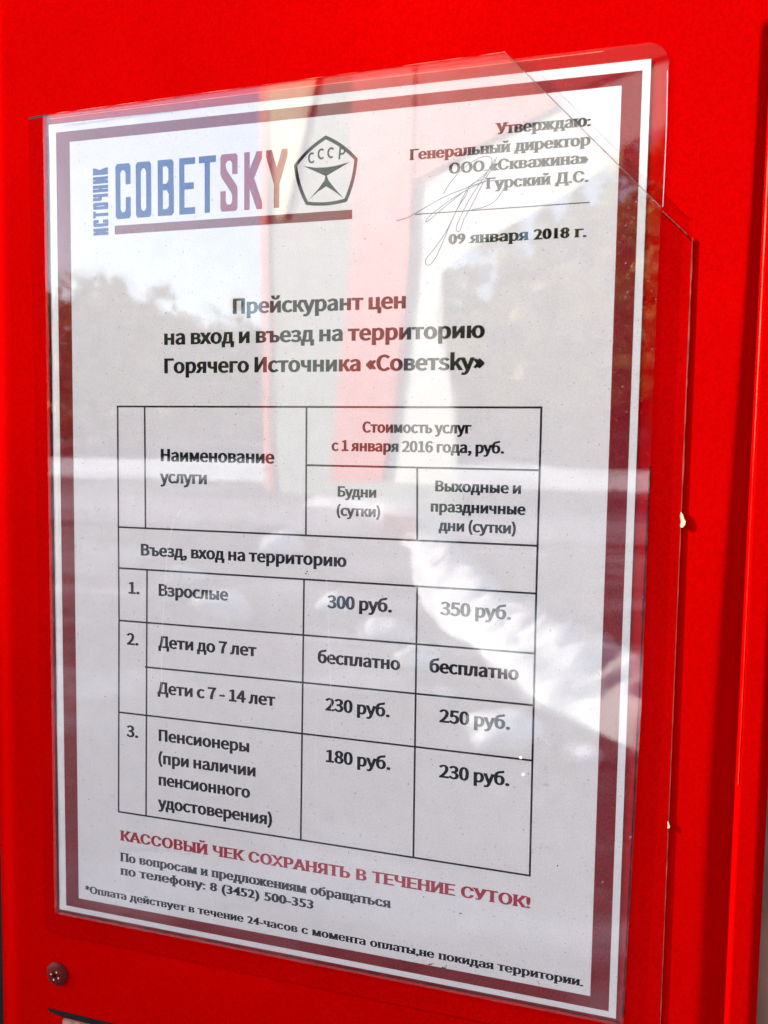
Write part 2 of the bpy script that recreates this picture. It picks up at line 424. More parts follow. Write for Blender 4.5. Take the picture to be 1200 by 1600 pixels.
# wood beyond the road: one mass of trees
bm = bmesh.new()
def tree(bm, x, y, h, r, conif):
    z = gz(x, y) - 0.3
    k = 5
    b = [bm.verts.new((x + 0.16 * math.cos(i * 2 * math.pi / k), y + 0.16 * math.sin(i * 2 * math.pi / k), z)) for i in range(k)]
    t = bm.verts.new((x, y, z + h * 0.95))
    for i in range(k): bm.faces.new((b[i], b[(i + 1) % k], t)).material_index = 1
    n = int(120 if conif else 110)
    for i in range(n):
        u = random.random()
        if conif: hh = h * (0.12 + 0.88 * u); rr = r * (1.03 - u) * (0.45 + 0.6 * random.random())
        else:
            hh = h * (0.35 + 0.63 * u); rr = r * math.sqrt(max(0.02, 1 - (2 * u - 1) ** 2)) * (0.4 + 0.65 * random.random())
        a = random.random() * 6.283
        c = Vector((x + rr * math.cos(a), y + rr * math.sin(a), z + hh))
        s = random.uniform(0.5, 1.15)
        d1 = Vector((random.uniform(-1, 1), random.uniform(-1, 1), random.uniform(-.7, .3))).normalized() * s
        d2 = Vector((random.uniform(-1, 1), random.uniform(-1, 1), random.uniform(-.5, .5))).normalized() * s * 0.8
        bm.faces.new((bm.verts.new(c - d1), bm.verts.new(c + d2), bm.verts.new(c + d1), bm.verts.new(c - d2))).material_index = random.choice((0, 0, 2))
def top(x):      # rough skyline, metres
    return 17.0 - 3.2 * (0.5 + 0.5 * math.tanh((x + 43) / 5)) + 1.2 * math.sin(x * .5)
x = -95.0
for _ in range(150):      # lower growth down the right hand slope
    xx = random.uniform(-19, 14); yy = random.uniform(-60, -49)
    tree(bm, xx, yy, random.uniform(4, 7.5), random.uniform(1.3, 2.2), False)
while x < 42:
    for row in range(3):
        xx = x + random.uniform(-1.2, 1.2); yy = -62 - row * 7 + random.uniform(-2, 2)
        con = random.random() < (0.35 if x < -43 else 0.75)
        h = (top(xx) - 1.5) * random.uniform(0.78, 1.04)
        tree(bm, xx, yy, h, h * (0.17 if con else 0.26), con)
    x += 1.9
M['leafa'] = mat('yellow_green_foliage', (0.44, 0.39, 0.13), 0.8, 0.1, noise=(0.4, 0.3))
M['leafb'] = mat('dark_green_foliage', (0.24, 0.25, 0.11), 0.8, 0.1, noise=(0.4, 0.3))
M['bark'] = mat('bark', (0.12, 0.08, 0.05), 0.9, 0.1)
o = bm_obj('forest', bm, [M['leafa'], M['bark'], M['leafb']])
tag(o, 'sunlit yellow green wood mirrored at the left of the pocket below the sky', 'forest', kind='stuff')

# tall roadside building with red canopy, about 25 m in front of the cabinet
bld = empty('canopy_building', (-10.0, -26, 0))
tag(bld, 'white building with grey corner tower and red canopy, mirrored behind the lettering', 'building')
M['wallg'] = mat('grey_green_panel', (0.30, 0.34, 0.31), 0.8, 0.2, noise=(1.2, 0.1))
M['wallw'] = mat('white_render', (0.90, 0.89, 0.83), 0.8, 0.2, noise=(1.0, 0.04))
M["redb"] = mat("red_cladding", (0.68, 0.06, 0.04), 0.6, 0.2, noise=(1.2, 0.1))
M['sun_wedge'] = mat('sun_wedge_tone', (0.85, 0.78, 0.52), 0.7, 0.2)
MX, MY, MZ = 0.107, 0.274, 1.5
def facade(x_, z_, y_, slope=1.0, x0=-12.3):
    """the street front runs obliquely, nearer towards +x: heights and widths measured 12 m out, set on that oblique line"""
    D = 27.0 + (-11.9 - y_) * 1.6; tx = (x_ - MX) / 12.0; tz = (z_ - MZ) / 12.0
    d = (D - slope * (MX - x0)) / (1 + slope * tx)
    return Vector((MX + tx * d, MY - d, max(MZ + tz * d, 0.0) if z_ > 0 else -0.3))
def slab(name, pts, y0, y1, m, label=None):
    b = bmesh.new(); add_prism(b, pts, y0, y1, f=facade)
    bmesh.ops.recalc_face_normals(b, faces=b.faces)
    q = bm_obj(name, b, m, bld)
    if label: q['label'] = label
    return q
slab('tower_wall', [(-5.35, 0), (-3.90, 0), (-3.98, 9.2), (-5.45, 9.2)], -11.9, -13.6, M['wallg'])
slab('tower_trim', [(-5.40, 0), (-5.28, 0), (-5.36, 9.2), (-5.48, 9.2)], -11.80, -11.90, M['redb'])
slab('sunlit_wedge', [(-5.17, 4.86), (-5.06, 4.86), (-4.60, 6.7), (-4.42, 8.6), (-5.32, 8.6), (-5.34, 6.7)], -11.78, -11.9, M['sun_wedge'])  # patch of sunlight on the tower wall, painted in as a pale shape
slab('red_pier', [(-4.40, 0), (-3.60, 0), (-3.30, 2.80), (-3.17, 4.25), (-3.17, 5.4), (-3.17, 9.2), (-4.02, 9.2), (-4.04, 4.3)], -11.80, -11.93, M['redb'])
slab('red_canopy', [(-3.17, 5.25), (-1.05, 6.15), (1.4, 6.9), (4.5, 7.2), (4.5, 9.3), (-3.17, 9.3)], -11.84, -11.94, M['redb'])
slab('front_wall', [(-3.90, 0), (-2.32, 0), (-2.41, 1.5), (-2.65, 3.15), (-3.90, 3.15)], -11.95, -13.6, M['wallw'])
slab('sky_glare_band', [(-3.17, 5.6), (-1.16, 6.5), (0.6, 7.2), (0.6, 5.8), (0.085, 5.56), (-0.39, 5.27), (-1.12, 4.83), (-2.07, 4.4), (-2.70, 3.97), (-2.66, 3.16), (-3.5, 3.16)], -11.95, -12.6, M['wallw'])  # added white band standing in for bright sky below the canopy
slab('base_wall', [(-4.6, 0), (-2.3, 0), (-2.36, 0.98), (-4.6, 0.98)], -11.3, -11.5, M['wallg'])

# unseen block of flats added far off to the left: its roof edge throws the soft shade over the lower part of the cabinet
blocker = empty('shade_block', (-62, -17, 0)); tag(blocker, 'unseen pale block added far to the left to shade the lower cabinet', 'building')
M['flat'] = mat('shade_block_render', (0.5, 0.47, 0.42), 0.8, 0.2, noise=(0.3, 0.1))
M['pane'] = mat('shade_block_glass', (0.03, 0.04, 0.05), 0.1, 0.6)
SHADE_Z, BX = 1.475, -58.0
BH = SHADE_Z + (BX * -1) / abs(sd.x) * sd.z
BYC = BX / sd.x * sd.y
bm = bmesh.new(); add_box(bm, BX - 12, BX, BYC - 0.35, BYC + 26, -0.5, BH); bm_obj('wall', bm, M['flat'], blocker)
for r_ in range(int(BH // 3)):
    for c_ in range(9):
        y0 = BYC + 0.9 + c_ * 2.7; z0 = 1.0 + r_ * 3.0
        if z0 + 1.6 > BH - .4: continue
        bm = bmesh.new(); add_box(bm, BX, BX + .05, y0, y0 + 1.5, z0, z0 + 1.5); wq = bm_obj('shade_block_window', bm, M['pane'], blocker)
# low red and white barrier on the snow
M['wht'] = mat('white_board', (0.8, 0.8, 0.78), 0.6, 0.2)
bar = empty('barrier_board', (-2.3, -9.2, 0.1)); tag(bar, 'small red and white barrier board standing in the snow, mirrored beside the first price', 'barrier')
for i, (a, b_) in enumerate(((-2.75, -2.35), (-2.35, -1.85))):
    bm = bmesh.new(); add_box(bm, a, b_, -9.22, -9.17, 0.45, 0.72); bm_obj('board', bm, M['redb'] if i == 0 else M['wht'], bar)
for a in (-2.7, -1.9):
    bm = bmesh.new(); add_box(bm, a - .02, a + .02, -9.26, -9.221, -0.1, 0.75); bm_obj('post', bm, M['wallg'], bar)

# ================================================================== THE CABINET
cab = empty('red_cabinet', P(105, 115.375 + 1500, 60))
tag(cab, 'red painted metal cabinet front that the clear price list pocket is fixed to', 'cabinet')
# front sheet with a pressed groove near its right edge
def sst(t): t = max(0, min(1, t)); return t * t * (3 - 2 * t)
def depth(x, y):
    z = 0.36
    if y > -8:
        k = sst((y + 8) / 5); f_ = sst((y + 10) / 260); wd = 3.0 + 7.5 * f_; dp = 1.6 + 2.6 * f_
        if x < 242.2: z += k * dp * sst((x - (242.2 - wd)) / wd) ** 2.0
        elif x < 242.9: z += k * dp * (1 - (x - 242.2) / 0.7)
    z += 3.2 * sst((-17.0 - x) / 13.0) ** 2      # rolled left edge
    z += 2.2 * sst((x - 248.5) / 3.0) ** 2
    z += 0.07 * math.sin(x / 47) * math.sin(y / 71 + 1)
    return z
xs = [-30.4 + i * 0.8 for i in range(18)] + [-15, -8, 0, 20, 40, 60, 80, 100, 120, 140, 160, 180, 200, 215, 225, 230] + \
     [231 + i * 0.8 for i in range(14)] + [242.2, 242.55, 242.9, 244, 246, 248, 249, 250, 251, 251.6]
ys = [-380, -200, -120] + [-100 + i * 10 for i in range(9)] + [-10, -8, -7, -6, -5, -4, -3, -2, 0] + [5 + i * 10 for i in range(38)] + [400, 700, 1000, 1560]
bm = bmesh.new()
g = [[bm.verts.new(P(x, y, depth(x, y))) for x in xs] for y in ys]
for j in range(len(ys) - 1):
    for i in range(len(xs) - 1): bm.faces.new((g[j][i], g[j + 1][i], g[j + 1][i + 1], g[j][i + 1]))
door = bm_obj('front_panel', bm, M['red'], cab, True)
# worn rim of the groove, its highlight painted on as a pale strip, thinning downwards
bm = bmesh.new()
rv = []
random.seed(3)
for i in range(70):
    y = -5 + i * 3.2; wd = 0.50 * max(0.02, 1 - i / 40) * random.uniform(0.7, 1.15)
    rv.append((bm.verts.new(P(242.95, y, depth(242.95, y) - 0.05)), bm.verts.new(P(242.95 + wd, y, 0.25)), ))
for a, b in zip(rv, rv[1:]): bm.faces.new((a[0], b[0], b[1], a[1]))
bm_obj('worn_lit_rim', bm, M['worn_lit'], cab)
# body behind the front
bm = bmesh.new(); add_box(bm, P(-29.4, 0).x, P(251.0, 0).x, 0.0062, 0.36, 0.04, 1.9); bm_obj('cabinet_body', bm, M['dark'], cab)
bm = bmesh.new(); add_box(bm, P(251.0, 0).x, P(290, 0).x, 0.0085, 0.36, 0.04, 1.9)
bm_obj('side_frame', bm, M['tan'], cab)
bm = bmesh.new(); add_box(bm, P(-66, 0).x, P(-29.4, 0).x, 0.014, 0.36, 0.04, 1.9); bm_obj('side_channel', bm, M['dark'], cab)
bm = bmesh.new(); add_box(bm, P(-70, 0).x, P(294, 0).x, 0.0, 0.38, 0.0, 0.04); bm_obj('plinth', bm, M['dark'], cab)
bm = bmesh.new(); add_box(bm, P(-70, 0).x, P(294, 0).x, -0.004, 0.38, 1.9, 1.94); bm_obj('top_cap', bm, M['flange'], cab)
# screw
SC = (-1.6, 323.8)
bm = bmesh.new()
rings = [(4.7, .45), (4.7, -.1), (4.3, -.6), (3.6, -1.0), (2.6, -1.27), (1.9, -1.37)]
seg = 40; prev = None
for r_, z_ in rings:
    cur = [bm.verts.new(P(SC[0] + r_ * math.cos(i * 2 * math.pi / seg), SC[1] + r_ * math.sin(i * 2 * math.pi / seg), z_)) for i in range(seg)]
    if prev:
        for i in range(seg): bm.faces.new((prev[i], prev[(i + 1) % seg], cur[(i + 1) % seg], cur[i]))
    prev = cur
# cross recess: star shaped rim down to a point
star = []
for i in range(seg):
    a = i * 2 * math.pi / seg; k = abs(math.cos(2 * (a + .5))) ** 6
    star.append(bm.verts.new(P(SC[0] + (0.55 + 1.15 * k) * math.cos(a), SC[1] + (0.55 + 1.15 * k) * math.sin(a), -1.35)))
for i in range(seg): bm.faces.new((prev[i], prev[(i + 1) % seg], star[(i + 1) % seg], star[i]))
deep = [bm.verts.new(P(SC[0] + 0.3 * math.cos(i * 2 * math.pi / seg), SC[1] + 0.3 * math.sin(i * 2 * math.pi / seg), 0.2)) for i in range(seg)]
for i in range(seg): bm.faces.new((star[i], star[(i + 1) % seg], deep[(i + 1) % seg], deep[i])).material_index = 1
bm.faces.new(deep).material_index = 1
bmesh.ops.recalc_face_normals(bm, faces=bm.faces)
scr = bm_obj('screw', bm, [M['screw'], M['dark']], cab)
bm = bmesh.new()
for a in (0.35, 1.9, 3.4, 5.2):
    p0 = (SC[0] + 1.75 * math.cos(a), SC[1] + 1.75 * math.sin(a))
    add_prism(bm, [(p0[0] + .38 * math.cos(t) * (1 if k % 2 else .55), p0[1] + .38 * math.sin(t)) for k, t in enumerate([j * math.pi / 3 for j in range(6)])], -1.45, -1.35)
bm_obj('bare_metal', bm, M['chip'], scr)
# slot below
bm = bmesh.new(); add_prism(bm, [(-6.5, 339.0), (300 - 80, 339.0), (300 - 80, 341.3), (0.4, 341.3), (-5.5, 340.3)], 0.10, 1.6); bm_obj('slot_gap', bm, M['dark'], cab)
bm = bmesh.new(); add_prism(bm, rounded(1.0, 341.6, 219, 372, (1, 1, 1, 1)), -0.5, 1.6); sf = bm_obj('slot_frame', bm, M['steel'], cab)
bm = bmesh.new(); add_prism(bm, rounded(8, 346, 212, 366, (1, 1, 1, 1)), -0.58, -0.48); bm_obj('slot_mouth', bm, M['dark'], sf)

# ================================================================== THE POCKET
pk = empty('sign_pocket', P(105, 307, 1.0))
tag(pk, 'clear front display pocket with cut corner and red edge, holding the price list', 'sign holder')
# red flange frame, open at the top, corner cut away at the top right
outer = [(-8.6, -2.6), (-0.9, -2.9), (-0.9, 298.1), (211.8, 298.1), (213.9, 150), (214.2, 44.6), (221.2, 51.2), (223.4, 54), (223.4, 170), (223.2, 305), (221, 307.2), (-3.5, 307.2), (-6.0, 306.2), (-7.0, 303), (-7.6, 200)]
bm = bmesh.new(); add_prism(bm, outer, -0.24, 1.35)
bmesh.ops.recalc_face_normals(bm, faces=bm.faces)
bmesh.ops.triangulate(bm, faces=[f for f in bm.faces if len(f.verts) > 4])
bm_obj('flange', bm, M['flange'], pk)
# bright worn right edge of the flange, its highlight painted in, + chips
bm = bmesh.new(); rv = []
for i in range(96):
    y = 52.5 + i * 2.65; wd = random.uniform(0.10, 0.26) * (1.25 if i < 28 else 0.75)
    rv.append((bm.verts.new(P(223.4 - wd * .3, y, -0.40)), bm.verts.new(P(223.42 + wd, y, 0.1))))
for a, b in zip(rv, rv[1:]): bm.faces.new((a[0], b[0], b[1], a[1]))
bm_obj('worn_lit_edge', bm, M['worn_lit'], pk)
for (x, y, s) in ((223.35, 133.4, .72), (223.2, 229.6, .34)):
    pts = [(0, 0), (.9, 1.4), (1.3, 3.0), (2.0, 4.1), (1.7, 5.6), (.6, 6.7), (-.1, 6.2), (.2, 4.2), (-.3, 2.0)]
    bm = bmesh.new(); add_prism(bm, [(x + a * s, y + b * s) for a, b in pts], -0.75, -0.38); bm_obj('paint_chip', bm, M['chip'], pk)
bm = bmesh.new(); add_prism(bm, [(-8.6, -3.3), (-1.2, -3.7), (-1.2, -2.9), (-8.6, -2.6)], -0.2, 1.35); bm_obj('edge_shade', bm, M['dark'], pk)  # dark bead painting in the shadow line at the flange end
M['shade_strip'] = mat('seam_shade', (0.05, 0.006, 0.005), 0.9, 0.0, noise=(300, 0.6))  # dark tone for strips that paint in contact shadow around the sheet
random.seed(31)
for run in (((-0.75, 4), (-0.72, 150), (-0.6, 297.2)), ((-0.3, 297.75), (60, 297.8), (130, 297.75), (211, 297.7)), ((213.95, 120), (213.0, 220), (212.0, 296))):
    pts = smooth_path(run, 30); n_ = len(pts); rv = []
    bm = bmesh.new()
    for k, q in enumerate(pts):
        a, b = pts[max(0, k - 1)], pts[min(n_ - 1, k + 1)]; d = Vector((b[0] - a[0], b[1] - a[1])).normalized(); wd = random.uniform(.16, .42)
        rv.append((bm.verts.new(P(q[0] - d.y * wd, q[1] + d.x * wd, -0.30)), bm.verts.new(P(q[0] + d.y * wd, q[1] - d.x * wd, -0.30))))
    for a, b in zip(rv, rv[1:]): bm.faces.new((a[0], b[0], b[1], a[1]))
    bm_obj('seam_shade', bm, M['shade_strip'], pk)
# clear front plate with the cut corner
AC = [(-0.6, -2.5), (60, -3.9), (167.0, -5.6), (214.2, 43.6), (213.9, 100), (214.1, 193), (212.2, 297.6), (-0.5, 297.6)]
bm = bmesh.new(); add_prism(bm, AC, -2.4, -0.75, 0, 0)
bmesh.ops.recalc_face_normals(bm, faces=bm.faces)
bm_obj('clear_front', bm, M['acrylic'], pk)
def edge_strip(a, b, wd, z, name, m, jit=.15):
    bm = bmesh.new(); n = 40; d = Vector((b[0] - a[0], b[1] - a[1])).normalized(); nn = Vector((-d.y, d.x)); rv = []
    for i in range(n + 1):
        t = i / n; q = (a[0] + (b[0] - a[0]) * t, a[1] + (b[1] - a[1]) * t); k = wd * random.uniform(1 - jit, 1 + jit)
        rv.append((bm.verts.new(P(q[0] - nn.x * k / 2, q[1] - nn.y * k / 2, z)), bm.verts.new(P(q[0] + nn.x * k / 2, q[1] + nn.y * k / 2, z - .25))))
    for p, q in zip(rv, rv[1:]): bm.faces.new((p[0], q[0], q[1], p[1]))
    return bm_obj(name, bm, m, pk)
edge_strip((167.0, -5.6), (214.2, 43.6), 0.20, -2.42, 'cut_edge', M['edge'], .5)
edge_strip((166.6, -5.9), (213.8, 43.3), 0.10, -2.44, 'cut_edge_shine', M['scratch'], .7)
edge_strip((214.6, 44.2), (222.0, 51.6), 0.22, -0.4, 'flange_edge', M['edge'], .6)
edge_strip((-0.4, -2.6), (167.0, -5.7), 0.16, -2.42, 'top_edge', M['worn_lit'], .6)
# long curved scratches on the clear plate
random.seed(11)
def mmline(pts, wd, z, name, m, parent):
    return print_mesh(name, strokes([[(a, -b) for a, b in smooth_path(pts)]], round_nib(wd, 6)), m, parent, z)
for pts, wd in (([(52.5, 142), (50, 152), (48.2, 170), (47.2, 190), (46.9, 205)], .30),
                ([(110.5, 160), (111.8, 185), (112.8, 205), (113.5, 215)], .26),
                ([(55, 138.5), (53.6, 141)], .5),
                ([(107.5, 205), (107.2, 222), (107.6, 236)], .15),
                ([(182.5, 205), (186, 208.5), (187.5, 209)], .16),
                ([(181, 209), (184.5, 207.6), (188, 208.2)], .12),
                ([(172, 121), (182, 118)], .12)):
    mmline(pts, wd * .25, -2.43, 'scratch', M['scratch'], pk)
for q in ((177.6, 214.2), (178.5, 219.6)):
    bm = bmesh.new(); add_prism(bm, [(q[0] + .5 * math.cos(t), q[1] + .5 * math.sin(t)) for t in [i * math.pi / 4 for i in range(8)]], -2.50, -2.41); bm_obj('water_spot', bm, M['scratch'], pk)

# ================================================================== THE PRICE LIST
pl = empty('price_list', P(105, 297, 0))
tag(pl, 'laminated white price list with dark red border, lettering in Russian and a price table', 'price list')
bm = bmesh.new(); add_prism(bm, rect(0, 0, 209.9, 297), 0.0, 0.15); bm_obj('paper', bm, M['paper'], pl)
bm = bmesh.new(); add_prism(bm, rounded(-0.7, -3.1, 214.9, 299.5, (.6, 6.5, 1, 1)), -0.22, 0.0)
# top edge of the pouch rises slightly to the right
for v in bm.verts:
    if v.co.z > P(0, 20).z: v.co.z += 0.0016 * max(0, (v.co.x + .1) / .21)
bmesh.ops.recalc_face_normals(bm, faces=bm.faces)
# keep only the front face and rim of the pouch so paper shows through one film
bm_obj('laminate_film', bm, M['film'], pl)
# sealed edge ridge of the pouch, top and right
edge_pl = [(0, -2.2), (60, -2.9), (120, -3.5), (200, -4.0)]
mmline([(0.5, -1.9), (80, -2.9), (150, -3.3), (196, -3.6)], .16, -0.26, 'pouch_ridge', M['worn_lit'], pl)
mmline([(214.6, 4), (214.9, 20), (214.75, 43)], .10, -0.27, 'pouch_edge', M['scratch'], pl)

R_, K_ = M['redink'], M['ink']
# border
def frame(x0, y0, x1, y1, X0, Y0, X1, Y1):   # outer, inner ; corner-cut pieces share no faces
    return [rect(x0, -y1, X0, -y0), rect(X1, -y1, x1, -y0), rect(X0, -Y0, X1, -y0), rect(X0, -y1, X1, -Y1)]
print_mesh('border_frame', [ccw(p) for p in frame(3.05, 3.0, 207.6, 295.0, 8.85, 6.8, 201.7, 291.1)], R_, pl)
# logo
lg = []
T_, B_ = -16.15, -35.35
sw, sh = 2.05, 2.3       # stem width, bar height
def stem_letters(ch, x0, x1):
    a, b = x0 + sw / 2, x1 - sw / 2; t, q = T_ - sh / 2, B_ + sh / 2; mid = (t + q) / 2
    nib = rect_nib(sw, sh); r = 1.0
    def rr(pts): return pts
    if ch == 'O': pth = [[(a, t - r), (a + r * .6, t), (b - r * .6, t), (b, t - r), (b, q + r), (b - r * .6, q), (a + r * .6, q), (a, q + r), (a, t - r)]]
    elif ch == 'C': pth = [[(b, t - 5.0), (b, t - r), (b - r * .6, t), (a + r * .6, t), (a, t - r), (a, q + r), (a + r * .6, q), (b - r * .6, q), (b, q + r), (b, q + 5.2)]]
    elif ch == 'B': pth = [[(a, t), (a, q)], [(a, t), (b - .9, t), (b - .1, t - .9), (b - .1, mid + 1.5), (b - .8, mid + .3), (a + .8, mid + .3)], [(b - .8, mid + .3), (b, mid - 1.0), (b, q + .9), (b - .8, q), (a, q)]]
    elif ch == 'E': pth = [[(b, t), (a, t), (a, q), (b, q)], [(a, mid), (b - .5, mid)]]
    elif ch == 'T': pth = [[(a, t), (b, t)], [((a + b) / 2, t), ((a + b) / 2, q)]]
    elif ch == 'S': pth = [[(b, t - 4.6), (b, t - r), (b - r * .6, t), (a + r * .6, t), (a, t - r), (a, t - 4.2), (a + .4, t - 5.4), (b - .3, q + 6.2), (b, q + 5.0), (b, q + r), (b - r * .6, q), (a + r * .6, q), (a, q + r), (a, q + 4.6)]]
    elif ch == 'K': pth = [[(a, t), (a, q)], [(a + .5, mid - .6), (b, t)], [(a + 1.1, mid + 1.2), (b + .1, q)]]
    elif ch == 'Y': pth = [[(a, t), ((a + b) / 2, mid - .6), ((a + b) / 2, q)], [(b, t), ((a + b) / 2, mid - .6)]]
    return strokes(pth, nib)
for ch, x0, x1, m in (('C', 27.8, 34.0, 'blue'), ('O', 36.1, 42.3, 'blue'), ('B', 44.9, 51.3, 'blue'), ('E', 53.4, 59.6, 'blue'), ('T', 61.0, 67.6, 'blue'),
                      ('S', 69.3, 75.8, 'maroon'), ('K', 78.3, 84.9, 'maroon'), ('Y', 86.4, 94.2, 'maroon')):
    print_mesh('logo_letter', [ccw(p) for p in stem_letters(ch, x0, x1)], M[m], pl)
print_mesh('logo_bar', [ccw(rect(27.35, -40.65, 117.3, -37.6))], R_, pl)
# vertical word, reads upwards: letters laid along +Y of the strip
def vletter(ch, u0, u1):
    w_, h_ = 1.15, 1.0; v0, v1 = 0, 6.3
    a, b, t, q = u0 + w_ / 2, u1 - w_ / 2, v1 - .55, v0 + .55; mid = (t + q) / 2; nib = rect_nib(w_, 1.1)
    D = {'И': [[(a, t), (a, q)], [(a, q + .6), (b, t - .6)], [(b, t), (b, q)]],
         'С': [[(b, t - 1.2), (b, t - .2), (b - .4, t), (a + .4, t), (a, t - .4), (a, q + .4), (a + .4, q), (b - .4, q), (b, q + .2), (b, q + 1.2)]],
         'Т': [[(a, t), (b, t)], [((a + b) / 2, t), ((a + b) / 2, q)]],
         'О': [[(a, t - .4), (a + .4, t), (b - .4, t), (b, t - .4), (b, q + .4), (b - .4, q), (a + .4, q), (a, q + .4), (a, t - .4)]],
         'Ч': [[(a, t), (a, mid + .4), (a + .5, mid), (b, mid)], [(b, t), (b, q)]],
         'Н': [[(a, t), (a, q)], [(b, t), (b, q)], [(a, mid), (b, mid)]],
         'К': [[(a, t), (a, q)], [(a + .2, mid - .2), (b, t)], [(a + .5, mid + .3), (b, q)]]}
    ps = strokes(D[ch], nib)
    # (u,v) -> x = 24.8 - (6.3 - ... ) ; reading upwards: text right = plate up
    return [[(18.45 + (6.3 - v), -40.6 + u) for u, v in p] for p in ps]
vp = []
wd = 24.2 / 8; u = 0
for ch in 'ИСТОЧНИК':
    vp += [ccw(p) for p in vletter(ch, u, u + wd - .55)]; u += wd
print_mesh('logo_word', vp, M['blue'], pl)
# quality mark
def bulge(a, b, k, n=6):
    a = np.array(a, float); b = np.array(b, float); d = b - a; nn = np.array([-d[1], d[0]]); out = []
    for i in range(n):
        t = i / n; out.append(tuple(a + d * t - nn * k * 4 * t * (1 - t)))
    return out
pv = [(107.8, -13.7), (118.4, -21.5), (115.0, -34.4), (101.3, -34.5), (97.1, -21.9)]
ring = []
for i in range(5): ring += bulge(pv[i], pv[(i + 1) % 5], -.05)
ring.append(ring[0])
print_mesh('emblem_ring', [ccw(p) for p in strokes([ring], round_nib(1.2))], K_, pl)
stp = [(99.8, -22.3), (104.4, -23.2), (108.2, -23.35), (111.6, -23.1), (116.4, -22.25), (111.6, -24.5), (108.3, -26.1), (108.9, -27.6), (111.0, -30.2), (114.5, -34.0),
       (111.0, -31.3), (108.1, -29.5), (105.2, -31.0), (102.0, -33.4), (105.4, -30.0), (107.5, -27.5), (107.75, -26.1), (104.6, -24.6)]
print_mesh('emblem_star', [ccw(stp)], K_, pl)
lt = []
nb = round_nib(.64)
for (cx_, cy_, ro) in ((102.9, -19.9, .18), (106.3, -18.9, .06), (109.7, -18.8, -.06)):
    arc = [(cx_ + 1.05 * math.cos(t + ro), cy_ + 1.5 * math.sin(t + ro)) for t in [math.radians(a) for a in range(55, 311, 22)]]
    lt += strokes([arc], nb)
lt += strokes([[(112.6, -20.9), (112.9, -17.6)], [(112.9, -17.6), (114.2, -17.9), (114.6, -18.7), (114.0, -19.4), (112.75, -19.5)]], nb)
print_mesh('emblem_letters', [ccw(p) for p in lt], K_, pl)

TX = [  # text, x0, x1, baseline, cap, serif
 ('Утверждаю:', 164.2, 193.4, 17.7, 3.45, 1), ('Генеральный директор', 136.5, 193.4, 23.35, 3.4, 1), ('ООО «Скважина»', 149.3, 193.0, 28.6, 3.4, 1),
 ('Гурский Д.С.', 161.5, 193.2, 34.1, 3.4, 1), ('09 января 2018 г.', 149.6, 193.2, 50.5, 3.4, 1),
 ('Прейскурант цен', 74.1, 136.1, 70.2, 5.3, 0), ('на вход и въезд на территорию', 47.2, 162.3, 80.25, 5.3, 0), ('Горячего Источника «Советsky»', 47.2, 162.4, 90.3, 5.3, 0),
 ('Наименование', 45.6, 90.0, 121.6, 4.5, 0), ('услуги', 45.3, 64.1, 129.4, 4.5, 0), ('Стоимость услуг', 121.8, 158.7, 110.6, 3.7, 0),
 ('с 1 января 2016 года, руб.', 110.9, 169.4, 116.85, 3.7, 0), ('Будни', 113.3, 127.0, 132.26, 3.6, 0), ('(сутки)', 113.0, 128.5, 138.7, 3.6, 0),
 ('Выходные и', 147.1, 175.1, 129.5, 3.6, 0), ('праздничные', 145.7, 176.7, 136.2, 3.6, 0), ('дни (сутки)', 148.5, 173.8, 142.35, 3.6, 0),
 ('Въезд, вход на территорию', 37.2, 116.8, 156.15, 4.35, 0), ('1.', 31.9, 36.6, 170.6, 4.45, 0), ('Взрослые', 44.5, 72.5, 170.6, 4.45, 0), ('300 руб.', 109.9, 133.1, 170.6, 4.5, 0),
 ('2.', 31.0, 36.0, 189.75, 4.45, 0), ('Дети до 7 лет', 44.2, 83.6, 189.8, 4.45, 0), ('бесплатно', 106.6, 136.3, 190.0, 4.45, 0),
 ('Дети с 7 - 14 лет', 43.8, 90.9, 206.95, 4.45, 0), ('230 руб.', 109.6, 132.9, 206.5, 4.5, 0), ('3.', 30.6, 35.6, 224.7, 4.45, 0),
 ('Пенсионеры', 44.2, 80.9, 224.8, 4.45, 0), ('(при наличии', 44.0, 83.4, 233.4, 4.45, 0), ('пенсионного', 44.1, 81.3, 241.6, 4.45, 0), ('удостоверения)', 43.8, 89.9, 250.35, 4.45, 0),
 ('180 руб.', 110.0, 133.4, 224.75, 4.5, 0), ('350 руб.', 149.6, 173.0, 170.2, 4.5, 0), ('бесплатно', 146.3, 176.0, 189.7, 4.5, 0), ('250 руб.', 150.0, 173.6, 206.3, 4.5, 0), ('230 руб.', 150.3, 173.9, 225.1, 4.5, 0),
 ('КАССОВЫЙ ЧЕК СОХРАНЯТЬ В ТЕЧЕНИЕ СУТОК!', 27.5, 182.1, 265.2, 4.0, 2), ('По вопросам и предложениям обращаться', 27.4, 134.4, 273.3, 3.4, 1),
 ('по телефону: 8 (3452) 500-353', 27.4, 106.2, 278.6, 3.4, 1), ('*Оплата действует в течение 24-часов с момента оплаты,не покидая территории.', 11.4, 199.7, 288.3, 2.9, 1)]
for t, x0, x1, b, c, sf_ in TX:
    o = text(t, x0, x1, b, c, M['text_red'] if sf_ == 2 else K_, pl, serif=bool(sf_), track=1.07 if sf_ else 1.0)
    o['label'] = 'printed line reading ' + t.strip('*')
bpy.data.objects.remove(_to)
